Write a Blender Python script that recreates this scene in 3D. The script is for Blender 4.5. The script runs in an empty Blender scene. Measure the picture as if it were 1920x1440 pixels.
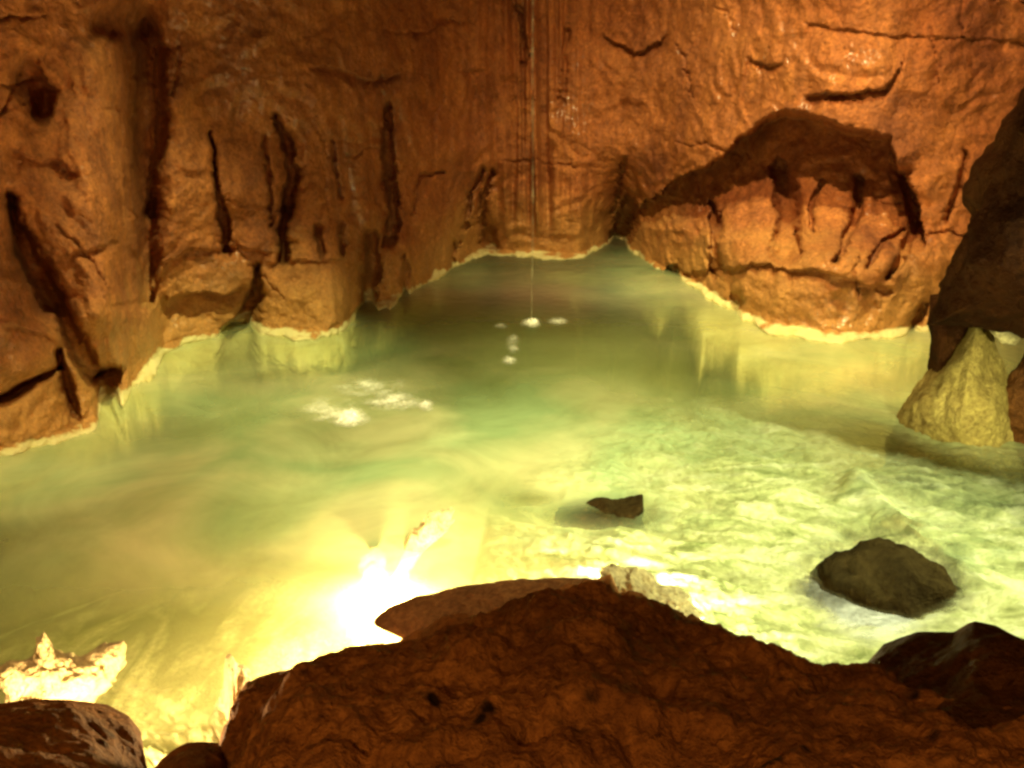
import bpy, math, random
import numpy as np
random.seed(4)
S = bpy.context.scene
COL = S.collection

# ------------------------------------------------------------------ camera
H = 2.0                       # eye height above the water
PITCH = math.radians(20)
FPX = 960 / math.tan(math.radians(30))
cam_d = bpy.data.cameras.new('camera')
cam = bpy.data.objects.new('camera', cam_d)
COL.objects.link(cam)
cam_d.sensor_width = 36
cam_d.angle = math.radians(60)
cam_d.clip_start = 0.05
cam_d.clip_end = 200
cam.location = (0, 0, H)
cam.rotation_euler = (math.pi / 2 - PITCH, 0, 0)
S.camera = cam

# ------------------------------------------------------------------ world: a cave, almost no ambient light
W = bpy.data.worlds.new('World')
S.world = W
W.use_nodes = True
bg = W.node_tree.nodes['Background']
bg.inputs[0].default_value = (1.0, 0.42, 0.10, 1)
bg.inputs[1].default_value = 0.012

S.view_settings.view_transform = 'Standard'
S.view_settings.look = 'None'
S.view_settings.exposure = 0
S.view_settings.gamma = 1
S.cycles.use_denoising = True
S.cycles.filter_width = 2.8
S.cycles.max_bounces = 8
S.cycles.volume_bounces = 2
S.cycles.transparent_max_bounces = 12
S.cycles.sample_clamp_indirect = 4
S.cycles.caustics_reflective = False
S.cycles.caustics_refractive = False


# ------------------------------------------------------------------ picking helpers
def ray(px, py):
    a = (np.asarray(px, float) - 960) / FPX
    b = (720 - np.asarray(py, float)) / FPX
    c, s = math.cos(PITCH), math.sin(PITCH)
    return a, c + b * s, -s + b * c


def on_plane(px, py, z=0.0):
    x, y, d = ray(px, py)
    t = (z - H) / d
    return x * t, y * t


def at_range(px, py, R):
    """point on the ray of a pixel at horizontal distance R from the eye"""
    x, y, d = ray(px, py)
    t = R / np.hypot(x, y)
    return np.array([x * t, y * t, H + d * t]).T


def to_px(x, y, z):
    c, s = math.cos(PITCH), math.sin(PITCH)
    w = z - H
    f = y * c - w * s
    u = y * s + w * c
    return 960 + FPX * x / f, 720 - FPX * u / f


def lamp(name, kind, loc, power, color, radius, aim=None, cone=None, blend=0.5):
    d = bpy.data.lights.new(name, kind)
    d.energy = power
    d.color = color
    d.shadow_soft_size = radius
    o = bpy.data.objects.new(name, d)
    COL.objects.link(o)
    o.location = loc
    if aim is not None:
        from mathutils import Vector
        v = Vector(aim) - Vector(loc)
        o.rotation_euler = v.to_track_quat('-Z', 'Y').to_euler()
        d.spot_size = math.radians(cone)
        d.spot_blend = blend
    return o


# ------------------------------------------------------------------ lamps of the show cave, with unseen fills added
WARM = (1.0, 0.70, 0.30)
HALO = (1.0, 0.70, 0.31)
LIME = (0.96, 0.95, 0.40)
GREEN = (0.94, 1.0, 0.52)
lamp('wall_floodlight', 'SPOT', (0.7, 3.3, 5.5), 1950, WARM, 0.07, aim=(2.7, 8.2, 0.6), cone=68, blend=1.0)
lamp('foreground_fill', 'POINT', (-0.5, -0.9, 2.9), 135, (1.0, 0.52, 0.14), 0.2)  # unseen fill added behind the eye for the foreground rock
pL = on_plane(430, 690)
lamp('shore_fill', 'SPOT', (-0.6, 4.4, 5.3), 2000, LIME, 0.07, aim=(pL[0], pL[1], 0), cone=32, blend=1.0)  # unseen spot added to brighten the left waterline ledge
pR = on_plane(1400, 620)
lamp('shore_fill', 'SPOT', (1.7, 4.8, 5.3), 1600, LIME, 0.07, aim=(pR[0], pR[1], 0), cone=48, blend=1.0)  # added spot, no source in view: lifts the right ledge
pC = on_plane(1180, 510)
lamp('shore_fill', 'SPOT', (0.9, 6.2, 5.3), 800, LIME, 0.07, aim=(pC[0], pC[1], 0), cone=46, blend=1.0)  # added out of view so the far ledge shows bright
pS = on_plane(1430, 1000)
lamp('water_fill', 'SPOT', (3.4, 2.2, 3.0), 1800, GREEN, 0.07, aim=(pS[0], pS[1], 0), cone=50, blend=1.0)  # unseen green spot added to light the froth
pN = on_plane(1000, 790)
lamp('water_fill', 'SPOT', (0.6, 2.6, 5.2), 1300, LIME, 0.07, aim=(pN[0], pN[1], 0), cone=44, blend=1.0)  # added spot brightening the milky water mid-pool
pM = on_plane(600, 930)
lamp('water_fill', 'SPOT', (-0.3, 2.3, 5.0), 1150, HALO, 0.07, aim=(pM[0], pM[1], 0), cone=50, blend=1.0)  # added warm fill for the milky water on the left
pF = on_plane(40, 885)
lamp('shore_fill', 'SPOT', (-3.1, 2.8, 2.6), 300, LIME, 0.05, aim=(pF[0], pF[1], 0), cone=30, blend=1.0)  # unseen spot added for the rim of the left bank
pA = at_range(722, 1135, 3.02)
lamp('pool_lamp', 'POINT', (pA[0], pA[1], -0.08), 330, HALO, 0.05)
pB = at_range(110, 1335, 2.33)
lamp('pool_lamp', 'POINT', (pB[0], pB[1], 0.06), 130, HALO, 0.05)
pD = at_range(1205, 1090, 2.95)
lamp('pool_lamp', 'POINT', (pD[0], pD[1], 0.09), 70, GREEN, 0.05)
pD3 = at_range(1350, 1190, 2.62)
lamp('pool_lamp', 'POINT', (pD3[0], pD3[1], 0.06), 40, GREEN, 0.05)
pE2 = on_plane(2020, 1080)
pE3 = at_range(1840, 690, 5.4)
lamp('shore_fill', 'SPOT', (pE2[0], pE2[1], 0.9), 150, LIME, 0.05, aim=(pE3[0], pE3[1], 0.15), cone=40, blend=0.9)  # unseen spot added to brighten the pale boulder
pE = at_range(1815, 690, 5.95)
lamp('pool_lamp', 'POINT', (pE[0], pE[1], -0.06), 70, HALO, 0.05)


# ------------------------------------------------------------------ numpy noise
_rs = np.random.RandomState(7)
_perm = _rs.permutation(4096)
_grad = _rs.normal(size=(4096, 3))
_grad /= np.linalg.norm(_grad, axis=1)[:, None]


def pn(x, y, z):
    xi, yi, zi = np.floor(x).astype(int), np.floor(y).astype(int), np.floor(z).astype(int)
    xf, yf, zf = x - xi, y - yi, z - zi
    u, v, w = [t * t * t * (t * (t * 6 - 15) + 10) for t in (xf, yf, zf)]
    out = 0
    for i in (0, 1):
        for j in (0, 1):
            for k in (0, 1):
                h = _perm[(_perm[(_perm[(xi + i) & 4095] + yi + j) & 4095] + zi + k) & 4095]
                g = _grad[h]
                d = g[..., 0] * (xf - i) + g[..., 1] * (yf - j) + g[..., 2] * (zf - k)
                out = out + d * (u if i else 1 - u) * (v if j else 1 - v) * (w if k else 1 - w)
    return out


def fbm(x, y, z, f=1.0, octaves=4, gain=0.5, off=0.0):
    a, s = 1.0, 0
    for o in range(octaves):
        s = s + a * pn(x * f + off, y * f + off * 1.7, z * f - off)
        f *= 2.03
        a *= gain
    return s


def ridged(x, y, z, f=1.0, octaves=3, off=0.0):
    a, s = 1.0, 0
    for o in range(octaves):
        s = s + a * (1 - 2.2 * np.abs(pn(x * f + off, y * f - off, z * f + off)))
        f *= 2.1
        a *= 0.5
    return s


def smooth(t):
    t = np.clip(t, 0, 1)
    return t * t * (3 - 2 * t)


# ------------------------------------------------------------------ mesh helpers
def link_mesh(name, V, F, mat, parent=None, flat=False):
    me = bpy.data.meshes.new(name)
    V = np.asarray(V, float)
    F = np.asarray(F, int)
    n, k = F.shape
    me.vertices.add(len(V))
    me.vertices.foreach_set('co', V.ravel())
    me.loops.add(n * k)
    me.loops.foreach_set('vertex_index', F.ravel())
    me.polygons.add(n)
    me.polygons.foreach_set('loop_start', np.arange(n) * k)
    me.polygons.foreach_set('loop_total', np.full(n, k))
    if not flat:
        me.polygons.foreach_set('use_smooth', np.ones(n, bool))
    me.update(calc_edges=True)
    me.validate()
    me.materials.append(mat)
    o = bpy.data.objects.new(name, me)
    COL.objects.link(o)
    if parent:
        o.parent = parent
    return o


def grid_faces(nr, nc, wrap=False, flip=False):
    i, j = np.meshgrid(np.arange(nr - 1), np.arange(nc if wrap else nc - 1), indexing='ij')
    j2 = (j + 1) % nc
    f = np.stack([i * nc + j, i * nc + j2, (i + 1) * nc + j2, (i + 1) * nc + j], -1).reshape(-1, 4)
    return f[:, ::-1] if flip else f


def tag(o, label, cat, group=None):
    o['label'] = label
    o['category'] = cat
    if group:
        o['group'] = group
    return o


def seg_dist(px, py, pts):
    """distance in pixels to a polyline of (x, y, w); also the width there"""
    best = np.full(px.shape, 1e9)
    wid = np.ones(px.shape)
    for (x0, y0, w0), (x1, y1, w1) in zip(pts[:-1], pts[1:]):
        dx, dy = x1 - x0, y1 - y0
        t = np.clip(((px - x0) * dx + (py - y0) * dy) / (dx * dx + dy * dy), 0, 1)
        d = np.hypot(px - x0 - t * dx, py - y0 - t * dy)
        m = d < best
        best = np.where(m, d, best)
        wid = np.where(m, w0 + t * (w1 - w0), wid)
    return best, wid


# ------------------------------------------------------------------ materials
class NT:
    def __init__(self, name):
        self.m = bpy.data.materials.new(name)
        self.m.use_nodes = True
        self.t = self.m.node_tree
        self.t.nodes.clear()
        self.out = self.t.nodes.new('ShaderNodeOutputMaterial')

    def n(self, typ, **kw):
        nd = self.t.nodes.new('ShaderNode' + typ)
        for k, v in kw.items():
            setattr(nd, k, v)
        return nd

    def l(self, a, b):
        self.t.links.new(a, b)

    def noise(self, vec, scale, detail=5, rough=0.6, dist=0.0):
        nd = self.n('TexNoise')
        nd.inputs['Scale'].default_value = scale
        nd.inputs['Detail'].default_value = detail
        nd.inputs['Roughness'].default_value = rough
        nd.inputs['Distortion'].default_value = dist
        self.l(vec, nd.inputs['Vector'])
        return nd.outputs['Fac']

    def ramp(self, fac, stops):
        nd = self.n('ValToRGB')
        e = nd.color_ramp.elements
        while len(e) < len(stops):
            e.new(0.5)
        for el, (p, c) in zip(e, stops):
            el.position = p
            el.color = (*c, 1) if len(c) == 3 else c
        self.l(fac, nd.inputs[0])
        return nd.outputs[0]

    def mix(self, fac, a, b, blend='MIX'):
        nd = self.n('Mix', data_type='RGBA', blend_type=blend)
        for sock, v in ((nd.inputs[0], fac), (nd.inputs[6], a), (nd.inputs[7], b)):
            if isinstance(v, bpy.types.NodeSocket):
                self.l(v, sock)
            elif isinstance(v, (int, float)):
                sock.default_value = v
            else:
                sock.default_value = (*v, 1)
        return nd.outputs[2]

    def math(self, op, a, b=0.0, clamp=False):
        nd = self.n('Math', operation=op, use_clamp=clamp)
        for sock, v in ((nd.inputs[0], a), (nd.inputs[1], b)):
            if isinstance(v, bpy.types.NodeSocket):
                self.l(v, sock)
            else:
                sock.default_value = v
        return nd.outputs[0]

    def maprange(self, v, a, b, c=0.0, d=1.0):
        nd = self.n('MapRange')
        self.l(v, nd.inputs[0])
        for i, q in enumerate((a, b, c, d)):
            nd.inputs[i + 1].default_value = q
        return nd.outputs[0]


def rock_material(name, dark, mid, light, streak=0.5, wet=0.5, bump=0.6, calcite=None, scale=1.0, pit_shade=None, silt=None, spec=0.4):
    N = NT(name)
    co = N.n('TexCoord').outputs['Object']
    mp = N.n('Mapping')
    mp.inputs['Scale'].default_value = (3.2, 3.2, 0.9)
    N.l(co, mp.inputs[0])
    big = N.noise(co, 1.3 * scale, 6, 0.62, 0.4)
    c = N.ramp(big, [(0.30, dark), (0.5, mid), (0.70, light)])
    st = N.noise(mp.outputs[0], 2.6 * scale, 5, 0.65, 0.2)
    c = N.mix(N.maprange(st, 0.40, 0.68, 0, streak), c, dark)
    fine = N.noise(co, 38 * scale, 4, 0.7)
    c = N.mix(0.85, c, N.ramp(fine, [(0.32, (0.52, 0.46, 0.46)), (0.68, (1.35, 1.35, 1.3))]), 'MULTIPLY')
    med = N.noise(co, 9 * scale, 5, 0.65, 0.6)
    c = N.mix(0.6, c, N.ramp(med, [(0.32, (0.60, 0.52, 0.5)), (0.62, (1.2, 1.2, 1.2))]), 'MULTIPLY')
    if pit_shade:  # dark spots put the shade of small pits into the colour
        v = N.n('TexVoronoi')
        v.inputs['Scale'].default_value = 13
        N.l(co, v.inputs['Vector'])
        f = N.maprange(v.outputs['Distance'], 0.16, 0.30, 1, 0)
        sel = N.maprange(N.noise(co, 4.0, 2), 0.50, 0.60, 0, 1)
        c = N.mix(N.math('MULTIPLY', f, sel), c, pit_shade)
    if silt:
        mp3 = N.n('Mapping')
        mp3.inputs['Scale'].default_value = (1.0, 0.45, 1.0)
        mp3.inputs['Rotation'].default_value = (0, 0, math.radians(-25))
        N.l(co, mp3.inputs[0])
        sx = N.n('SeparateXYZ')
        N.l(co, sx.inputs[0])
        e = N.maprange(sx.outputs[0], -1.6, 0.2, 0.16, 0.0)
        f = N.math('ADD', N.noise(mp3.outputs[0], 2.8, 5, 0.6, 0.8), e)
        c = N.mix(N.maprange(f, 0.53, 0.68, 0, 0.9), c, silt)
    if calcite:
        z = N.n('SeparateXYZ')
        N.l(N.n('NewGeometry').outputs['Position'], z.inputs[0])
        zz = N.math('ADD', z.outputs[2], N.math('MULTIPLY', N.math('SUBTRACT', N.noise(co, 3.0, 5), 0.5), 0.24))
        tan = N.maprange(N.math('ADD', z.outputs[2], N.math('MULTIPLY', N.noise(co, 1.6, 4), 1.2)), 0.75, 1.35, 0.8, 0)
        c = N.mix(tan, c, N.mix(0.7, (0.52, 0.255, 0.07), N.ramp(fine, [(0.32, (0.6, 0.56, 0.56)), (0.68, (1.25, 1.25, 1.2))]), 'MULTIPLY'))
        k = N.maprange(zz, 0.050, 0.030, 0, 1)
        tone = N.ramp(N.noise(co, 3.2, 6, 0.65, 0.5), [(0.3, calcite[0]), (0.55, calcite[1]), (0.72, calcite[2])])
        c = N.mix(k, c, tone)
        c = N.mix(N.maprange(zz, -0.005, 0.015, 0, 0.8), c, N.mix(k, c, (0.74, 0.64, 0.33)))  # bright rim of the lit ledge put into the lip colour
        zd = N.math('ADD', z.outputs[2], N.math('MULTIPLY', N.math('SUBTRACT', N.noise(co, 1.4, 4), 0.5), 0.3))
        c = N.mix(N.maprange(zd, -0.08, -0.30, 0, 1), c, (0.10, 0.085, 0.03))  # unlit depth painted in: colour darkens down the drop-off
    b = N.n('BsdfPrincipled')
    N.l(c, b.inputs['Base Color'])
    rr = N.noise(co, 6, 4)
    N.l(N.maprange(rr, 0.35, 0.65, 0.75 - 0.4 * wet, 0.85), b.inputs['Roughness'])
    b.inputs['Specular IOR Level'].default_value = spec
    h = N.math('ADD', N.math('MULTIPLY', fine, 0.45), N.math('ADD', N.math('MULTIPLY', med, 0.45), N.math('MULTIPLY', N.noise(co, 90, 3, 0.6), 0.25)))
    bp = N.n('Bump')
    bp.inputs['Strength'].default_value = bump
    bp.inputs['Distance'].default_value = 0.06
    N.l(h, bp.inputs['Height'])
    N.l(bp.outputs[0], b.inputs['Normal'])
    if wet > 0:
        cm = N.maprange(N.noise(co, 1.1, 5, 0.65), 0.50, 0.66, 0, wet)
        if calcite:
            cm = N.math('MULTIPLY', cm, N.maprange(z.outputs[2], 0.02, 0.10, 0, 1))
        N.l(cm, b.inputs['Coat Weight'])
        b.inputs['Coat Roughness'].default_value = 0.2
        b.inputs['Coat IOR'].default_value = 1.8
        b2 = N.n('Bump')
        b2.inputs['Strength'].default_value = 1.0
        b2.inputs['Distance'].default_value = 0.022
        mp2 = N.n('Mapping')
        mp2.inputs['Scale'].default_value = (1, 1, 0.5)
        N.l(co, mp2.inputs[0])
        N.l(N.noise(mp2.outputs[0], 22, 2, 0.5), b2.inputs['Height'])
        N.l(b2.outputs[0], b.inputs['Coat Normal'])
    N.l(b.outputs[0], N.out.inputs[0])
    return N.m


CALC = ((0.50, 0.40, 0.14), (0.72, 0.62, 0.26), (0.82, 0.75, 0.42))
M_WALL = rock_material('wet_limestone', (0.18, 0.048, 0.014), (0.40, 0.130, 0.034), (0.48, 0.175, 0.046), 0.55, 0.62, 0.7, CALC)
M_BED = rock_material('calcite_bed', (0.30, 0.28, 0.15), (0.55, 0.52, 0.30), (0.76, 0.72, 0.48), 0.0, 0.0, 0.7, silt=(0.09, 0.065, 0.022))
M_BANK = rock_material('muddy_rock', (0.20, 0.078, 0.022), (0.38, 0.155, 0.044), (0.50, 0.215, 0.065), 0.25, 0.0, 0.65, None, 1.5, (0.03, 0.014, 0.008), spec=0.12)
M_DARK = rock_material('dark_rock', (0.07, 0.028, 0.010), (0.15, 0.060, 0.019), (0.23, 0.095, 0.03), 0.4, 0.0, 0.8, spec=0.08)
M_SUB = rock_material('awash_dark_rock', (0.014, 0.010, 0.004), (0.030, 0.020, 0.007), (0.05, 0.035, 0.012), 0.1, 0.0, 0.7, spec=0.02)  # near-black colour stands in for the rocks' unlit near sides
M_MASS = rock_material('shade_dark_rock', (0.022, 0.008, 0.003), (0.05, 0.018, 0.006), (0.085, 0.034, 0.010), 0.4, 0.0, 0.9, spec=0.04)  # shade of the unlit overhang put into its colour
M_OLIVE = rock_material('olive_rock', (0.24, 0.18, 0.06), (0.42, 0.33, 0.11), (0.56, 0.45, 0.17), 0.15, 0.0, 0.8, spec=0.1)
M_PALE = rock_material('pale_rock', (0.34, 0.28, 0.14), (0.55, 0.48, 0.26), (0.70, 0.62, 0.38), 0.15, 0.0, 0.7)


# ------------------------------------------------------------------ cave wall
WL = [(-700, 1010), (-300, 940), (0, 865), (80, 842), (150, 818), (205, 798), (236, 770), (252, 735), (290, 690), (312, 660), (360, 648), (420, 640),
      (470, 632), (540, 632), (630, 632), (680, 600), (740, 566), (800, 532), (850, 505), (905, 478), (1000, 482), (1085, 484),
      (1120, 470), (1152, 458), (1190, 478), (1240, 508), (1300, 538), (1340, 572), (1390, 602), (1450, 622), (1560, 636),
      (1640, 634), (1740, 618), (1820, 606), (1920, 600), (2300, 580), (2700, 570)]
wx, wy = on_plane([p[0] for p in WL], [p[1] for p in WL])
w_az, w_R = np.arctan2(wx, wy), np.hypot(wx, wy)


_ga = np.linspace(-1.0, 1.0, 2001)
_gr = np.interp(_ga, w_az, w_R)
_k = np.exp(-0.5 * (np.arange(-260, 261) / 75.0) ** 2)
_gs = np.convolve(np.pad(_gr, 260, mode='edge'), _k / _k.sum(), 'valid')


def shore(az, z=0.0):
    a = np.interp(az, w_az, w_R)
    return a + (np.interp(az, _ga, _gs) - a) * smooth((z - 0.15) / 1.1)


def crack(px, py, pts, depth):
    d, w = seg_dist(px, py, pts)
    return depth * (0.75 * np.exp(-(d / np.maximum(w, 1)) ** 4) + 0.25 * np.exp(-(d / np.maximum(w * 2.2, 1)) ** 2))


def step(px, py, pts, depth, L, hard=4.0, fade=25):
    """below the line the rock steps back by depth, coming forward again over L pixels"""
    xs = [p[0] for p in pts]
    yl = np.interp(px, xs, [p[1] for p in pts])
    t = py - yl
    e = smooth((px - xs[0]) / fade) * smooth((xs[-1] - px) / fade)
    return depth * smooth(t / hard) * np.exp(-np.maximum(t, 0) / L) * e


def wall_relief(az, R, z):
    x, y = R * np.sin(az), R * np.cos(az)
    px, py = to_px(x, y, z)
    jx = 11 * fbm(x, y, z, 5.0, 5, 0.65, off=3.1)
    jy = 11 * fbm(x, y, z, 5.0, 5, 0.65, off=9.1)
    qx, qy = px + jx, py + jy
    d = 0.16 * fbm(x, y, z * 0.8, 0.9, 3, off=1.0)
    d += 0.038 * ridged(x, y, z * 0.55, 2.2, 3, off=5.0) - 0.03
    d += 0.026 * fbm(x, y, z, 8.0, 5, 0.66, off=2.0)
    # broken facets
    fa = fbm(x, y, z, 1.7, 2, off=12.0)
    d += 0.06 * (np.abs((fa * 3.0) % 1.0 - 0.5) - 0.25)
    # horizontal bedding
    d += 0.02 * np.sin(z * 9 + 2.2 * fbm(x, y, z, 0.8, 2, off=4.0))
    # fluted flowstone down the middle
    fl = np.exp(-((px - 1000) / 75) ** 2) * smooth((470 - py) / 120)
    d += fl * (0.42 * pn(px * 0.05 + 0.3 * z, 0 * px + 3.3, z * 0.3) + 0.20 * pn(px * 0.13, 0 * px + 7.7, z * 0.5) - 0.05)
    d += 0.22 * np.exp(-((px - 268 - 8 * np.sin(py * 0.02)) / 34) ** 2) * smooth((600 - py) / 80)
    # vertical cracks, each (x, y, half width)
    C = [
        ([(725, 205, 8), (722, 250, 7), (730, 320, 8), (735, 370, 9), (735, 420, 13), (728, 450, 10)], 0.40),
        ([(512, 215, 3), (520, 240, 5), (540, 280, 9), (547, 330, 11), (538, 385, 9), (532, 430, 7), (535, 485, 8)], 0.40),
        ([(398, 250, 2), (402, 320, 3), (410, 360, 5), (420, 410, 10), (428, 470, 6)], 0.30),
        ([(494, 260, 2), (505, 330, 3), (510, 420, 4)], 0.14),
        ([(905, 320, 3), (885, 365, 6), (872, 425, 5)], 0.22),
        ([(922, 320, 2), (908, 370, 6), (902, 415, 6)], 0.22),
        ([(1175, 295, 2), (1160, 345, 4), (1150, 400, 2)], 0.14),
        ([(625, 260, 2), (628, 320, 3), (640, 370, 3)], 0.12),
        ([(775, 400, 3), (790, 330, 3), (830, 322, 3)], 0.10),
        ([(596, 425, 5), (603, 480, 5)], 0.16),
        ([(645, 420, 6), (640, 475, 5)], 0.14),
        ([(694, 445, 13), (694, 500, 14), (690, 560, 15), (684, 640, 18), (680, 720, 10)], 0.50),
        ([(482, 500, 5), (480, 545, 10), (470, 590, 17), (452, 640, 26), (445, 690, 30)], 0.45),
        ([(760, 480, 4), (757, 570, 4)], 0.18),
        ([(855, 455, 4), (852, 500, 3)], 0.14),
        ([(916, 430, 10), (920, 465, 14)], 0.30),
        ([(1180, 385, 14), (1172, 425, 15), (1160, 455, 14)], 0.55),
        ([(1335, 385, 6), (1342, 430, 10), (1338, 515, 8)], 0.35),
        ([(1460, 310, 12), (1475, 370, 19), (1478, 420, 20), (1470, 462, 26)], 0.45),
        ([(1493, 440, 4), (1498, 475, 4)], 0.2),
        ([(1540, 340, 4), (1522, 390, 4), (1518, 430, 3)], 0.16),
        ([(1608, 335, 6), (1606, 400, 7), (1590, 445, 6), (1560, 490, 4)], 0.24),
        ([(1695, 320, 8), (1715, 420, 10), (1690, 480, 7), (1665, 520, 5)], 0.28),
        ([(1690, 430, 4), (1650, 465, 4), (1632, 500, 4)], 0.16),
        ([(1812, 280, 3), (1798, 350, 4), (1775, 415, 3)], 0.16),
        ([(1735, 575, 7), (1705, 632, 6)], 0.22),
        ([(1380, 575, 14), (1381, 577, 14)], 0.18),
        ([(1262, 515, 11), (1258, 535, 10)], 0.3),
        ([(1650, 545, 10), (1660, 548, 10)], 0.12),
        ([(22, 370, 7), (35, 440, 14), (65, 500, 20), (95, 565, 22)], 0.50),
        ([(118, 590, 16), (140, 640, 20), (165, 690, 15), (185, 720, 14)], 0.45),
        ([(205, 710, 22), (205, 740, 22), (205, 800, 16)], 0.45),
        ([(110, 660, 8), (125, 730, 10), (145, 800, 8)], 0.30),
        ([(50, 145, 26), (75, 180, 26), (80, 205, 16)], 0.42),
        ([(255, 40, 30), (190, 45, 20)], 0.25),
        ([(268, 60, 26), (275, 200, 24), (262, 340, 24), (270, 470, 22), (275, 560, 14)], 0.34),
        ([(300, 90, 10), (302, 250, 9), (285, 400, 8)], 0.26),
        ([(0, 750, 9), (60, 720, 7), (110, 690, 5)], 0.26),
        ([(975, 20, 7), (985, 120, 6)], 0.2),
        ([(1060, 60, 5), (1052, 200, 5)], 0.12),
    ]
    rs = np.random.RandomState(21)
    for _ in range(40):
        cx, cy = rs.uniform(-60, 1960), rs.uniform(-20, 600)
        L, lean, w = rs.uniform(30, 120), rs.normal() * 0.25, rs.uniform(1.5, 3.5)
        if rs.rand() < 0.35:
            C.append(([(cx - L * 0.6, cy, 1), (cx, cy + rs.normal() * 10, w), (cx + L * 0.6, cy + rs.normal() * 14, 1)], rs.uniform(0.02, 0.05)))
        else:
            C.append(([(cx + lean * L, cy - L / 2, 1), (cx + rs.normal() * 5, cy, w), (cx - lean * L, cy + L / 2, 1)], rs.uniform(0.02, 0.06)))
    for pts, dep in C:
        d += crack(qx, qy, [(a_, b_, c_ * 1.1) for a_, b_, c_ in pts], dep * 1.1)
    # overhanging ledges
    St = [
        ([(575, 118), (640, 128), (690, 150), (755, 132)], 0.16, 14, 4),
        ([(1120, 58), (1150, 80), (1190, 100), (1225, 85), (1260, 55)], 0.18, 16, 4),
        ([(1500, 178), (1560, 176), (1660, 164), (1690, 120), (1705, 80)], 0.18, 16, 4),
        ([(1395, 105), (1440, 122), (1470, 110)], 0.12, 16, 4),
        ([(800, 30), (850, 38), (900, 42)], 0.10, 14, 4),
        ([(300, 560), (345, 548), (420, 548), (484, 536)], 0.20, 60, 4),
        ([(290, 490), (350, 470), (430, 462), (520, 470)], 0.10, 22, 5),
        ([(490, 492), (560, 488), (650, 484)], 0.07, 30, 4),
        ([(1270, 512), (1330, 505), (1440, 495), (1540, 508), (1600, 525), (1650, 540)], 0.12, 60, 4),
        ([(850, 130), (880, 130), (920, 126)], 0.08, 12, 4),
        ([(600, 255), (680, 262), (725, 250)], 0.04, 10, 4),
        ([(1500, 40), (1600, 55), (1750, 68), (1960, 75)], 0.05, 26, 5),
        ([(0, 270), (30, 280), (110, 300), (150, 330)], 0.12, 30, 6),
        ([(110, 480), (160, 470), (230, 448)], 0.07, 30, 6),
        ([(0, 600), (60, 620), (110, 640)], 0.06, 40, 6),
        ([(190, 570), (250, 562), (300, 560)], 0.05, 20, 5),
    ]
    for pts, dep, L, hd in St:
        d += step(qx, qy, pts, dep, L, hd)
    # the big alcove on the right
    top = [(1168, 415), (1200, 385), (1250, 350), (1340, 296), (1390, 255), (1440, 213), (1500, 205), (1560, 222), (1630, 244), (1668, 252),
           (1682, 300), (1715, 345), (1728, 400), (1732, 470)]
    yU = np.interp(qx, [p[0] for p in top], [p[1] for p in top])
    yB = np.interp(qx, [1168, 1200, 1330, 1500, 1640, 1732], [420, 425, 440, 470, 480, 474])
    s = (qy - yU) / np.maximum(yB - yU, 4)
    inside = (qx > 1168) & (qx < 1732)
    dep = np.interp(qx, [1168, 1260, 1420, 1650, 1728, 1732], [0.12, 0.6, 1.1, 1.1, 0.6, 0.0])
    al = dep * smooth(s / 0.07) * np.clip(1 - s, 0, 1) ** 0.75
    d += np.where(inside & (s > 0), al, 0)
    # lower lip of rock under the alcove swells forward
    d -= 0.10 * np.exp(-((px - 1520) / 190) ** 2 - ((py - 500) / 45) ** 2)
    # the left column stands proud
    d -= 0.22 * np.exp(-((px - 190) / 55) ** 2) * smooth((640 - py) / 60)
    # a lip shaped along the waterline to catch light as a bright rim
    d -= (0.07 + 0.30 * np.maximum(fbm(x, y, 0 * x, 1.6, 4, 0.6, off=16.0), -0.2)) * smooth((0.055 - z) / 0.04)
    # under water the wall runs out as a shelf, then drops off
    zs = np.minimum(z, 0)
    shelf = np.interp(az, w_az[[0, 4, 9, 14, 18, 20, 23, 26, 30, 34, 36]], [0.18, 0.2, 0.45, 0.4, 0.35, 0.4, 1.6, 1.5, 0.55, 0.5, 0.45])
    d = d * (0.35 + 0.65 * smooth((z + 0.5) / 0.5))
    shelf = shelf * (0.85 + 0.8 * fbm(x, y, 0.6 * z, 1.1, 2, off=6.0))
    d -= shelf * (0.80 * (1 - np.exp(zs / 0.04)) + 0.20 * smooth(-zs / 0.3)) + 0.35 * smooth((-zs - 0.3) / 1.5)
    return d


nA, nZ = 1100, 580
AZ = np.linspace(math.radians(-47), math.radians(47), nA)
ZZ = np.concatenate([np.linspace(5.2, 3.2, 40, endpoint=False), np.linspace(3.2, 0.08, 340, endpoint=False), np.linspace(0.08, -0.16, 90, endpoint=False), np.linspace(-0.16, -2.6, 110)])
A, Z = np.meshgrid(AZ, ZZ)
R0 = shore(A, Z)
D = 0.05 * np.maximum(Z, 0) + wall_relief(A, R0, Z)
R = R0 + D
Zd = Z + smooth(Z / 0.35) * np.clip(D, -0.5, 2) * np.clip((Z - H) / R0, -0.3, 0.3)   # recesses run slightly downward into the rock
V = np.stack([R * np.sin(A), R * np.cos(A), Zd], -1).reshape(-1, 3)
wall = link_mesh('cave_wall', V, grid_faces(nZ, nA), M_WALL)
wall['kind'] = 'structure'

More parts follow.
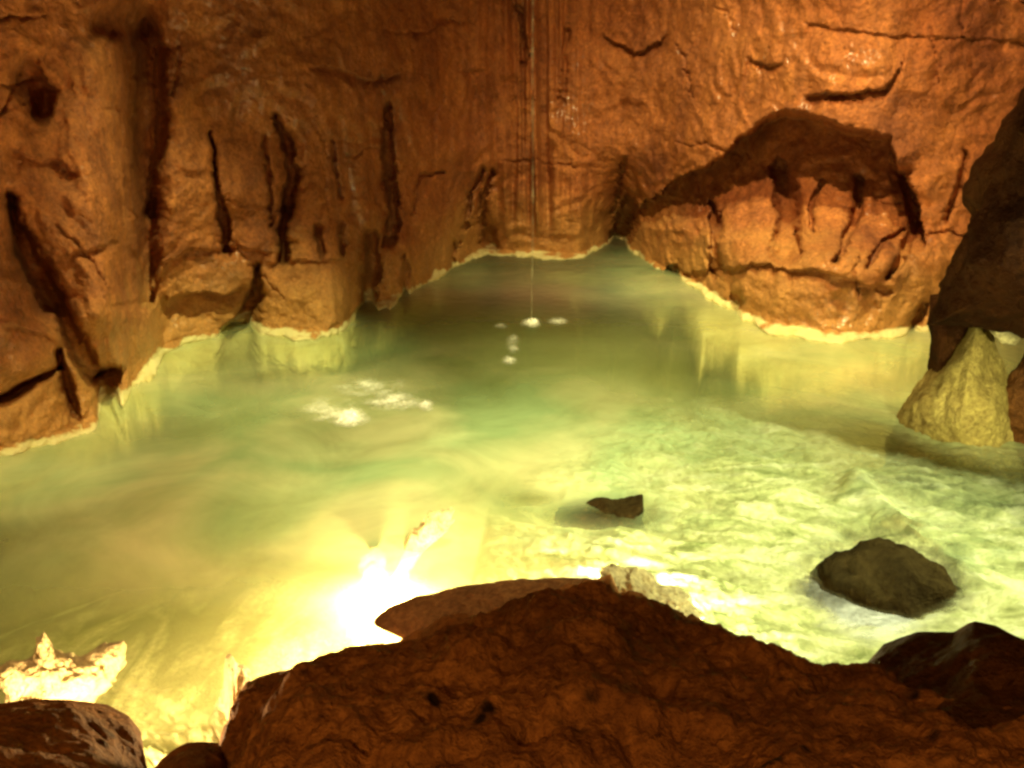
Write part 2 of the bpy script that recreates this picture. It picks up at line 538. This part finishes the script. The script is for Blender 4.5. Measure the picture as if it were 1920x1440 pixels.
# ------------------------------------------------------------------ pool bed
nA, nR = 760, 560
AZ = np.linspace(math.radians(-46), math.radians(46), nA)
RR = np.linspace(1.0, 10.6, nR)
A, R = np.meshgrid(AZ, RR)
x, y = R * np.sin(A), R * np.cos(A)
px, py = to_px(x, y, -0.35 + 0 * x)
deg = np.degrees(A)
edge = np.interp(deg, [-46, -25, -12, 0, 8, 20, 30, 46], [4.3, 4.6, 5.1, 5.2, 5.2, 5.5, 6.4, 6.6])
base = np.interp(R - edge, [-4, -2.0, -1.0, 0, 1.0, 2.6, 6], [-0.40, -0.42, -0.50, -0.70, -1.15, -1.9, -2.2])
right = smooth((A - math.radians(-2)) / math.radians(10)) * smooth((edge - R) / 1.6)
z = base + 0.24 * right
z += (0.04 + 0.04 * right) * fbm(x, y, 0 * x, 1.6, 4, 0.55, off=2.5)
z += right * (0.07 * ridged(x, y, 0 * x, 2.6, 4, off=7.0) - 0.03) + right * 0.02 * fbm(x, y, 0 * x, 9, 3, off=3.0)
for pts, hh in [([(1610, 930, 26), (1645, 970, 34), (1730, 1070, 32), (1920, 1180, 40), (2100, 1250, 46)], 0.13),
                ([(1480, 850, 40), (1650, 890, 40), (1900, 900, 50)], 0.06),
                ([(1200, 935, 30), (1260, 1000, 60)], 0.08),
                ([(675, 1230, 20), (688, 1150, 16), (690, 1060, 18), (760, 1025, 14), (830, 960, 16)], 0.15)]:
    d, w = seg_dist(px, py, pts)
    z += hh * np.exp(-(d / w) ** 2)
z = np.minimum(z, -0.03)
bed = link_mesh('pool_bed', np.stack([x, y, z], -1).reshape(-1, 3), grid_faces(nR, nA, flip=True), M_BED)
bed['kind'] = 'structure'

# ------------------------------------------------------------------ water: one closed body with murky, lit volume
def water_material():
    N = NT('cave_water')
    co = N.n('NewGeometry').outputs['Position']
    fr = N.n('Fresnel')
    fr.inputs['IOR'].default_value = 1.33
    bp = N.n('Bump')
    bp.inputs['Strength'].default_value = 0.35
    bp.inputs['Distance'].default_value = 0.02
    N.l(N.noise(co, 5.0, 3, 0.5, 0.3), bp.inputs['Height'])
    N.l(bp.outputs[0], fr.inputs['Normal'])
    tr = N.n('BsdfTransparent')
    tr.inputs[0].default_value = (0.97, 1.0, 0.93, 1)
    gl = N.n('BsdfGlossy')
    gl.inputs['Roughness'].default_value = 0.34
    N.l(bp.outputs[0], gl.inputs['Normal'])
    mx = N.n('MixShader')
    N.l(fr.outputs[0], mx.inputs[0])
    N.l(tr.outputs[0], mx.inputs[1])
    N.l(gl.outputs[0], mx.inputs[2])
    N.l(mx.outputs[0], N.out.inputs[0])
    sc = N.n('VolumeScatter')
    sc.inputs['Color'].default_value = (0.84, 0.92, 0.42, 1)
    sc.inputs['Density'].default_value = 0.34
    sc.inputs['Anisotropy'].default_value = 0.3
    ab = N.n('VolumeAbsorption')
    ab.inputs['Color'].default_value = (0.70, 0.78, 0.14, 1)
    ab.inputs['Density'].default_value = 0.30
    ad = N.n('AddShader')
    N.l(sc.outputs[0], ad.inputs[0])
    N.l(ab.outputs[0], ad.inputs[1])
    N.l(ad.outputs[0], N.out.inputs['Volume'])
    return N.m


bx = [(-11, 0.6), (11, 0.6), (11, 12.5), (-11, 12.5)]
V = [(a, b, 0.0) for a, b in bx] + [(a, b, -3.2) for a, b in bx]
F = [(0, 1, 2, 3), (7, 6, 5, 4), (0, 4, 5, 1), (1, 5, 6, 2), (2, 6, 7, 3), (3, 7, 4, 0)]
water = link_mesh('water', V, F, water_material(), flat=True)
water['kind'] = 'structure'


# ------------------------------------------------------------------ churned, milky water of the shallows on the right
def froth_material():
    N = NT('churned_water')
    at = N.n('Attribute')
    at.attribute_name = 'froth'
    co = N.n('TexCoord').outputs['Object']
    mp = N.n('Mapping')
    mp.inputs['Rotation'].default_value = (0, 0, math.radians(24))
    mp.inputs['Scale'].default_value = (1.0, 2.2, 1.0)
    N.l(co, mp.inputs[0])
    f = N.noise(mp.outputs[0], 2.2, 7, 0.62, 1.2)
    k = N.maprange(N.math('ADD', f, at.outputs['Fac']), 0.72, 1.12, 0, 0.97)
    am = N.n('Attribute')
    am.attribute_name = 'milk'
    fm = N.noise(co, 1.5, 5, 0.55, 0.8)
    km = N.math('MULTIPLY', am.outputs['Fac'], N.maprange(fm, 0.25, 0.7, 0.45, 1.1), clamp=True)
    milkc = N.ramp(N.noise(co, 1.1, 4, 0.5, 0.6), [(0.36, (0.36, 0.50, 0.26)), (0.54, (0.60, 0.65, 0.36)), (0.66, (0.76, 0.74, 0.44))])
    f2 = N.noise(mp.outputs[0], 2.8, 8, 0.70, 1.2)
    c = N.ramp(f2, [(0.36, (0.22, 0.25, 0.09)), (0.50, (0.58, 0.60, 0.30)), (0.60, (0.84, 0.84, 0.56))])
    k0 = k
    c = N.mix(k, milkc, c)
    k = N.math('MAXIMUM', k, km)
    b = N.n('BsdfPrincipled')
    N.l(c, b.inputs['Base Color'])
    b.inputs['Roughness'].default_value = 0.5
    b.inputs['Specular IOR Level'].default_value = 0.06
    bp = N.n('Bump')
    N.l(N.math('MULTIPLY', k0, 0.42), bp.inputs['Strength'])
    bp.inputs['Distance'].default_value = 0.05
    N.l(N.noise(mp.outputs[0], 12, 6, 0.75, 0.4), bp.inputs['Height'])
    N.l(bp.outputs[0], b.inputs['Normal'])
    tl = N.n('BsdfTranslucent')
    N.l(c, tl.inputs[0])
    m1 = N.n('MixShader')
    m1.inputs[0].default_value = 0.4
    N.l(b.outputs[0], m1.inputs[1])
    N.l(tl.outputs[0], m1.inputs[2])
    tr = N.n('BsdfTransparent')
    m2 = N.n('MixShader')
    N.l(k, m2.inputs[0])
    N.l(tr.outputs[0], m2.inputs[1])
    N.l(m1.outputs[0], m2.inputs[2])
    N.l(m2.outputs[0], N.out.inputs[0])
    return N.m


nA, nR = 900, 620
A, R = np.meshgrid(np.linspace(math.radians(-46), math.radians(46), nA), np.concatenate([np.linspace(1.9, 6.6, 500, endpoint=False), np.linspace(6.6, 10.8, 120)]))
x, y = R * np.sin(A), R * np.cos(A)
px, py = to_px(x, y, 0 * x)
yT = np.interp(px, [860, 920, 1000, 1060, 1150, 1250, 1350, 1500, 1650, 1800, 1920, 2300], [1300, 1040, 950, 910, 860, 790, 750, 760, 810, 830, 820, 800])
fr = np.clip((py - yT + 60) / 330, -0.6, 1)
fr = np.where(fr > 0, 0.75 * fr ** 0.8, fr)


def blob(cx, cy, sx, sy):
    return np.exp(-((px - cx) / sx) ** 2 - ((py - cy) / sy) ** 2)


gap = np.maximum(blob(1650, 1105, 135, 80), np.maximum(blob(1125, 972, 95, 30), 0.7 * blob(1000, 940, 50, 14)))
fr = fr - 1.5 * gap
# milky water masked thick where the lamp glow spreads, thinned to darken the far channel
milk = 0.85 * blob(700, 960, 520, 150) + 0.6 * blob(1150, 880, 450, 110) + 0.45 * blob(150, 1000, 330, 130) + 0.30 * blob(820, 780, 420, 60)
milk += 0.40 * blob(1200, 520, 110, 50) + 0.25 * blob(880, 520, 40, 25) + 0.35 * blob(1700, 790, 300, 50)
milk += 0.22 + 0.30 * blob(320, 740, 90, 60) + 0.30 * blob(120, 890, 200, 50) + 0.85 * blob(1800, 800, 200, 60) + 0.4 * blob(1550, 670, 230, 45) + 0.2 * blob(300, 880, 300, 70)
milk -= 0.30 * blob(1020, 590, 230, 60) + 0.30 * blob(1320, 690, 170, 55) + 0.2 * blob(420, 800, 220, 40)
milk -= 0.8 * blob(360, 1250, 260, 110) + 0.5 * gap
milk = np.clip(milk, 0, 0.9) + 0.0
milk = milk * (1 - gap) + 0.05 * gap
c24, s24 = math.cos(math.radians(24)), math.sin(math.radians(24))
u, v = x * c24 - y * s24, (x * s24 + y * c24) * 2.0
z = 0.012 + smooth(fr * 2 + 0.3) * (0.06 * np.abs(fbm(u, v, 0 * x, 1.3, 6, 0.62, off=2.0)) + 0.016 * fbm(u, v, 0 * x, 7.0, 5, 0.7, off=5.0) + 0.02)
z += 0.004 * fbm(x, y, 0 * x, 5.0, 3, off=8.0)
d, w = seg_dist(px, py, [(1600, 930, 26), (1645, 975, 26), (1730, 1070, 26), (1920, 1180, 34), (2100, 1250, 40)])
z += 0.07 * np.exp(-(d / w) ** 2)
z = np.maximum(z, 0.006)
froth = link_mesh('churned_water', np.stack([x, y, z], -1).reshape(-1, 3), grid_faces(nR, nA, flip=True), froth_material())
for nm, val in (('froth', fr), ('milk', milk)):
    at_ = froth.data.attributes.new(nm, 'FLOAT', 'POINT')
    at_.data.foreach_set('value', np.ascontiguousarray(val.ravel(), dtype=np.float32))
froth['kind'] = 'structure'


# ------------------------------------------------------------------ boulders
def resample(pts, n):
    P = np.array(pts + [pts[0]], float)
    L = np.concatenate([[0], np.cumsum(np.hypot(*np.diff(P, axis=0).T))])
    t = np.linspace(0, L[-1], n, endpoint=False)
    return np.stack([np.interp(t, L, P[:, 0]), np.interp(t, L, P[:, 1])], -1)


def lump(name, outline, R, thick, mat, rough=0.075, freq=4.2, n=220, rings=44, centre=None, lean=0.0, off=0.0, parent=None, square=2.0):
    """a closed rock whose outline, seen across its middle, follows the picked points; swelling front and back by thick"""
    O = resample(outline, n)
    c = np.array(centre if centre else O.mean(0), float)
    P = at_range(O[:, 0], O[:, 1], R)
    C0 = at_range(c[0], c[1], R)
    dirh = C0.copy() - np.array([0, 0, H]); dirh[2] = 0
    dirh /= np.linalg.norm(dirh)
    fq = np.fft.fft(P - C0, axis=0)
    fq[3:-2] = 0
    Psm = np.fft.ifft(fq, axis=0).real
    V = []
    ts = np.concatenate([np.linspace(-1, 0, rings, endpoint=False), np.linspace(0, 1, rings + 1)])[1:-1]
    for t in ts:
        s = (1 - abs(t) ** square) ** (1 / square)
        wgt = float(smooth(np.array(s * 1.05)))
        ring = C0 + ((P - C0) * wgt + Psm * (1 - wgt)) * s + dirh * (thick * math.copysign(abs(t) ** 1.0, t))
        ring = ring + dirh[None] * (lean * (ring[:, 2:3] - C0[2]))
        V.append(ring)
    V = np.array(V).reshape(-1, 3)
    nr = len(ts)
    poles = np.array([C0 - dirh * thick, C0 + dirh * thick])
    V = np.concatenate([V, poles])
    q = V - C0
    nrm = q / np.maximum(np.linalg.norm(q, axis=1)[:, None], 1e-6)
    dsp = rough * (fbm(V[:, 0], V[:, 1], V[:, 2], freq, 5, 0.55, off=off) + 0.45 * ridged(V[:, 0], V[:, 1], V[:, 2], freq * 0.8, 3, off=off + 3) - 0.2)
    V = V + nrm * dsp[:, None]
    F = grid_faces(nr, n, wrap=True)
    a = nr * n
    j = np.arange(n)
    j2 = (j + 1) % n
    capA = np.stack([np.full(n, a), j2, j, np.full(n, a)], -1)[:, :3]
    capB = np.stack([np.full(n, a + 1), (nr - 1) * n + j, (nr - 1) * n + j2], -1)
    me_f = F
    V0 = V - C0
    me = bpy.data.meshes.new(name)
    me.from_pydata(V0.tolist(), [], [tuple(f) for f in me_f.tolist()] + [tuple(f) for f in capA.tolist()] + [tuple(f) for f in capB.tolist()])
    me.polygons.foreach_set('use_smooth', np.ones(len(me.polygons), bool))
    me.materials.append(mat)
    me.update()
    o = bpy.data.objects.new(name, me)
    o.location = C0
    COL.objects.link(o)
    if parent:
        o.parent = parent
    return o


def bank(name, sil, Rc, near, mat, n=420, rough=0.03, freq=5.0, back=0.5, drop=1.7, off=0.0, bulge=0.10):
    """ground-like rock: crest line picked from the photograph, rising toward the path, falling into the pool behind"""
    xs = np.linspace(sil[0][0], sil[-1][0], n)
    ys = np.interp(xs, [p[0] for p in sil], [p[1] for p in sil])
    rc = np.interp(xs, [p[0] for p in Rc], [p[1] for p in Rc])
    crest = at_range(xs, ys, rc)
    az = np.arctan2(crest[:, 0], crest[:, 1])
    zc = crest[:, 2]
    kk = np.exp(-0.5 * (np.arange(-90, 91) / 30.0) ** 2)
    zlim = np.maximum(zc, -0.2)
    zsm = np.convolve(np.pad(zlim, 90, mode='edge'), kk / kk.sum(), 'valid')
    T = np.concatenate([np.linspace(-1, 0, 150, endpoint=False), np.linspace(0, 1, 60)])
    Vv = []
    for t in T:
        if t < 0:
            u = -t
            r = rc + (near[0] - rc) * u
            ze = zc + (np.minimum(zsm, zc + 0.5) - zc) * smooth(np.array(u * 3.0))
            zz = ze + (near[1] - ze) * u + bulge * math.sin(math.pi * u) * smooth(np.array(u * 6.0))
            zz = zz - 0.015 * (1 - smooth(np.array(u * 8.0)))
        else:
            r = rc + back * t
            zz = zc - drop * t ** 1.3 - 0.015
        Vv.append(np.stack([r * np.sin(az), r * np.cos(az), zz + 0 * r], -1))
    Vv = np.array(Vv)
    x, y, zz = Vv[..., 0], Vv[..., 1], Vv[..., 2]
    fadeT = smooth((np.abs(T) / 0.10))[:, None] * 0.85 + 0.15
    dz = rough * (fbm(x, y, zz, freq, 5, 0.58, off=off) + 0.5 * ridged(x, y, zz, freq * 0.6, 3, off=off + 2) - 0.25) * fadeT
    dz -= rough * 0.6 * np.maximum(0, pn(x * 17 + off, y * 17, zz * 17) - 0.28) * 3 * fadeT
    Vv[..., 2] += dz
    C0 = Vv[60].mean(0)
    o = link_mesh(name, (Vv - C0).reshape(-1, 3), grid_faces(len(T), n), mat)
    o.location = C0
    return o


main = bank('boulder', [(398, 1640), (404, 1440), (412, 1380), (430, 1330), (446, 1296), (462, 1276), (530, 1250), (590, 1238), (622, 1233), (634, 1240), (642, 1249), (680, 1226), (720, 1207), (790, 1190), (900, 1160),
             (1000, 1128), (1100, 1086), (1146, 1070), (1160, 1106), (1230, 1140), (1300, 1168), (1400, 1196), (1500, 1230), (1600, 1262), (1700, 1290), (1960, 1330), (2200, 1360)],
            [(398, 1.9), (640, 2.15), (900, 2.35), (1146, 2.55), (1400, 2.3), (1700, 1.9), (2200, 1.8)], (0.75, 1.02), M_BANK, n=700, rough=0.07, freq=4.5, off=1.0)
tag(main, 'broad reddish brown rock filling the bottom of the view, peaked in the middle', 'boulder')
lb = bank('boulder', [(-400, 1290), (-150, 1296), (0, 1312), (60, 1302), (130, 1304), (200, 1312), (240, 1334), (262, 1362), (269, 1400), (271, 1450), (273, 1640)],
          [(-400, 2.0), (200, 1.95), (273, 1.85)], (0.8, 0.80), M_BANK, n=260, rough=0.03, off=4.0)
tag(lb, 'square edged dark rock in the bottom left corner below the white glare', 'boulder')
sb = bank('boulder', [(262, 1640), (285, 1436), (300, 1415), (325, 1395), (348, 1383), (380, 1381), (408, 1384), (425, 1410), (440, 1640)],
          [(262, 1.75), (440, 1.75)], (0.8, 0.78), M_BANK, n=160, rough=0.02, off=6.0)
tag(sb, 'small rounded brown rock between the corner rock and the broad rock', 'boulder')
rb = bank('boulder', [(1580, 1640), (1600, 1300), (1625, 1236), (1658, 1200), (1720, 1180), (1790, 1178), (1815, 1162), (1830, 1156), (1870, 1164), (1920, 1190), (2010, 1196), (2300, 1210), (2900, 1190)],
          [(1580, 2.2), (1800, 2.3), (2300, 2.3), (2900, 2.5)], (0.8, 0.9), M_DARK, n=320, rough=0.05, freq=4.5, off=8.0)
tag(rb, 'almost black craggy rock in the bottom right corner', 'boulder')

slab = lump('rock_slab', [(708, 1160), (780, 1142), (850, 1128), (960, 1118), (1080, 1108), (1130, 1104), (1150, 1150), (1000, 1230), (800, 1205)], 2.62, 0.16, M_DARK, 0.03, 5, centre=(940, 1150), off=2)
tag(slab, 'dark flat rock slab with a pointed left tip behind the broad rock', 'slab')
crust = lump('crumbly_rock', [(1128, 1075), (1150, 1072), (1185, 1085), (1240, 1106), (1288, 1122), (1306, 1150), (1300, 1190), (1200, 1180), (1140, 1130)], 2.72, 0.08, M_PALE, 0.04, 16, centre=(1200, 1120), off=5)
tag(crust, 'crumbly pale green crust of rock beside the peak of the broad rock', 'rock')
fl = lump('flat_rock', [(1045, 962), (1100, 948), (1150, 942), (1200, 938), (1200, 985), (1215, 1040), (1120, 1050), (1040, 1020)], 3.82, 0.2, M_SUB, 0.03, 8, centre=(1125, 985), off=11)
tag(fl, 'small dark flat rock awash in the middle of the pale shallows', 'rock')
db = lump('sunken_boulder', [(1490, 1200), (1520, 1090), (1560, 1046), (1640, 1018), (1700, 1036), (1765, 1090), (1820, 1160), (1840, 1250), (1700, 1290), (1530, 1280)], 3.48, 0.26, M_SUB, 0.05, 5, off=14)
tag(db, 'broad dark boulder awash in the bright froth behind the black corner rock', 'boulder')

# rock standing over the right end of the pool
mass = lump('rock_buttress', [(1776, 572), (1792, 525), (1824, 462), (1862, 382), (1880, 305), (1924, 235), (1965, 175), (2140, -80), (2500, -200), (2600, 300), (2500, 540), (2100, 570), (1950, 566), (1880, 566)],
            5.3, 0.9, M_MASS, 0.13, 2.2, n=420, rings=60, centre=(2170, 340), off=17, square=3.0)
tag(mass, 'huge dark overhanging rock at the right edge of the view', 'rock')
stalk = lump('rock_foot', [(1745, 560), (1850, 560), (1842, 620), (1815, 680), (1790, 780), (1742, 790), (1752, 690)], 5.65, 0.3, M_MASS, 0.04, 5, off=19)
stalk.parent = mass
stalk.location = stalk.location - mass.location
pale = lump('pale_boulder', [(1690, 780), (1712, 735), (1752, 695), (1800, 640), (1835, 592), (1852, 610), (1862, 660), (1884, 690), (1890, 735), (1930, 900), (1650, 900)], 5.45, 0.4, M_OLIVE, 0.05, 4, off=23)
tag(pale, 'pale triangular boulder leaning under the dark overhang', 'boulder')
ps = lump('pale_slab', [(1846, 592), (1890, 606), (1914, 630), (1905, 644), (1880, 640), (1858, 618)], 5.3, 0.14, M_PALE, 0.02, 6, n=120, rings=24, off=27)
tag(ps, 'short pale slab wedged right of the triangular boulder', 'slab')
rg = lump('shadowed_rock', [(1862, 790), (1880, 740), (1898, 700), (1930, 660), (2100, 620), (2200, 700), (2150, 860), (1900, 860)], 5.5, 0.3, M_DARK, 0.06, 4, n=160, rings=30, off=29)
tag(rg, 'dim brown rock at the right edge of the pool below the pale slab', 'rock')

# rocks close to the hidden lamps, burnt out by them
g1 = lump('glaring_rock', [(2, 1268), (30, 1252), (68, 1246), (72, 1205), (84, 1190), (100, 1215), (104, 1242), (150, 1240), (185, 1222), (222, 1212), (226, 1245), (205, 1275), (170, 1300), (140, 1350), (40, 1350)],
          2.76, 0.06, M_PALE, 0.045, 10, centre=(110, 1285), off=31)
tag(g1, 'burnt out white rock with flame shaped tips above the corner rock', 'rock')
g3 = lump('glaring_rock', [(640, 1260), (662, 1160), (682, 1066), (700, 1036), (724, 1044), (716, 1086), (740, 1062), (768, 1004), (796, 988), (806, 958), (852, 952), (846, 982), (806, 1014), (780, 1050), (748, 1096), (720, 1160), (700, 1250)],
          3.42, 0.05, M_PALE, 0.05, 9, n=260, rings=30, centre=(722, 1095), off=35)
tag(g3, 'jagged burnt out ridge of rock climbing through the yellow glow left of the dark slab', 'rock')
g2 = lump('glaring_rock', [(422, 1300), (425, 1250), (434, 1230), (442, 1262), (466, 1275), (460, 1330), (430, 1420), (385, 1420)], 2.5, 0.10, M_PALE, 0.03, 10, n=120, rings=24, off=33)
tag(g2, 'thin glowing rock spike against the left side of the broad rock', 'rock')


# ------------------------------------------------------------------ dripping water and its splashes
def strand_material():
    N = NT('falling_water')
    co = N.n('TexCoord').outputs['Object']
    mp = N.n('Mapping')
    mp.inputs['Scale'].default_value = (1, 1, 4)
    N.l(co, mp.inputs[0])
    f = N.maprange(N.noise(mp.outputs[0], 2.0, 4), 0.35, 0.7, 0.0, 0.16)
    tr = N.n('BsdfTransparent')
    b = N.n('BsdfPrincipled')
    b.inputs['Base Color'].default_value = (0.7, 0.62, 0.4, 1)
    b.inputs['Roughness'].default_value = 0.25
    mx = N.n('MixShader')
    N.l(f, mx.inputs[0])
    N.l(tr.outputs[0], mx.inputs[1])
    N.l(b.outputs[0], mx.inputs[2])
    N.l(mx.outputs[0], N.out.inputs[0])
    return N.m


M_FALL = strand_material()
N = NT('foam')
at = N.n('Attribute')
at.attribute_name = 'foam'
co = N.n('NewGeometry').outputs['Position']
f = N.noise(co, 75, 5, 0.75, 0.4)
k = N.maprange(N.math('ADD', N.math('MULTIPLY', f, 0.85), N.math('MULTIPLY', at.outputs['Fac'], 0.75)), 0.58, 1.2, 0, 1)
b = N.n('BsdfPrincipled')
b.inputs['Base Color'].default_value = (0.86, 0.86, 0.76, 1)
b.inputs['Roughness'].default_value = 0.25
tr = N.n('BsdfTransparent')
mx = N.n('MixShader')
N.l(k, mx.inputs[0])
N.l(tr.outputs[0], mx.inputs[1])
N.l(b.outputs[0], mx.inputs[2])
N.l(mx.outputs[0], N.out.inputs[0])
M_FOAM = N.m

X0, Y0 = [float(v) for v in on_plane(996, 612)]
zz = np.linspace(0, 4.9, 240)
ang = np.linspace(0, 2 * math.pi, 8, endpoint=False)
V = []
for z_ in zz:
    r = 0.008 + 0.003 * math.sin(z_ * 13) + 0.003 * math.sin(z_ * 31 + 1)
    for a in ang:
        V.append((r * math.cos(a) + 0.006 * math.sin(z_ * 2.1), r * math.sin(a), z_))
tr = link_mesh('water_trickle', V, grid_faces(len(zz), 8, wrap=True), M_FALL)
tr.location = (X0, Y0, 0)
tag(tr, 'thin trickle of water falling straight from the roof into the pool', 'trickle')

def splash(px, py, blobs, label, seed):
    """a patch of foam and broken water where drips hit, as one ruffled sheet lying on the pool"""
    x0, x1 = min(q[0] - 2.2 * q[2] for q in blobs), max(q[0] + 2.2 * q[2] for q in blobs)
    y0, y1 = min(q[1] - 2.2 * q[3] for q in blobs), max(q[1] + 2.2 * q[3] for q in blobs)
    gx, gy = np.meshgrid(np.linspace(x0, x1, 150), np.linspace(y1, y0, 100))
    fo = 0 * gx
    for (bx_, by_, sx, sy, amp) in blobs:
        fo = np.maximum(fo, amp * np.exp(-((gx - bx_) / sx) ** 2 - ((gy - by_) / sy) ** 2))
    wx_, wy_ = on_plane(gx, gy)
    fo = fo * (1 + 0.9 * fbm(wx_, wy_, 0 * wx_, 7, 4, 0.6, off=seed * 3.0)) - 0.06
    fo = np.maximum(fo, 0)
    cx, cy = [float(v) for v in on_plane(px, py)]
    zz_ = 0.026 + fo * 0.05 * np.abs(fbm(wx_, wy_, 0 * wx_, 16, 3, 0.6, off=seed))
    o = link_mesh('splash', np.stack([wx_ - cx, wy_ - cy, zz_], -1).reshape(-1, 3), grid_faces(100, 150), M_FOAM)
    at_ = o.data.attributes.new('foam', 'FLOAT', 'POINT')
    at_.data.foreach_set('value', fo.ravel())
    o.location = (cx, cy, 0)
    return tag(o, label, 'splash', 'splashes on the pool')


splash(655, 790, [(655, 791, 34, 17, 1.15), (620, 778, 60, 26, 0.62), (740, 760, 60, 20, 0.68), (700, 735, 80, 20, 0.55), (800, 768, 18, 12, 0.8)],
       'wide ragged white splash, the larger one left of the trickle', 1)
splash(995, 610, [(995, 612, 16, 9, 1.05), (1045, 608, 22, 9, 0.55), (940, 618, 16, 7, 0.5)], 'small bright splash at the foot of the water trickle', 2)
splash(957, 680, [(955, 682, 14, 11, 0.75), (962, 652, 14, 22, 0.6)], 'faint splash just in front of the foot of the trickle', 3)
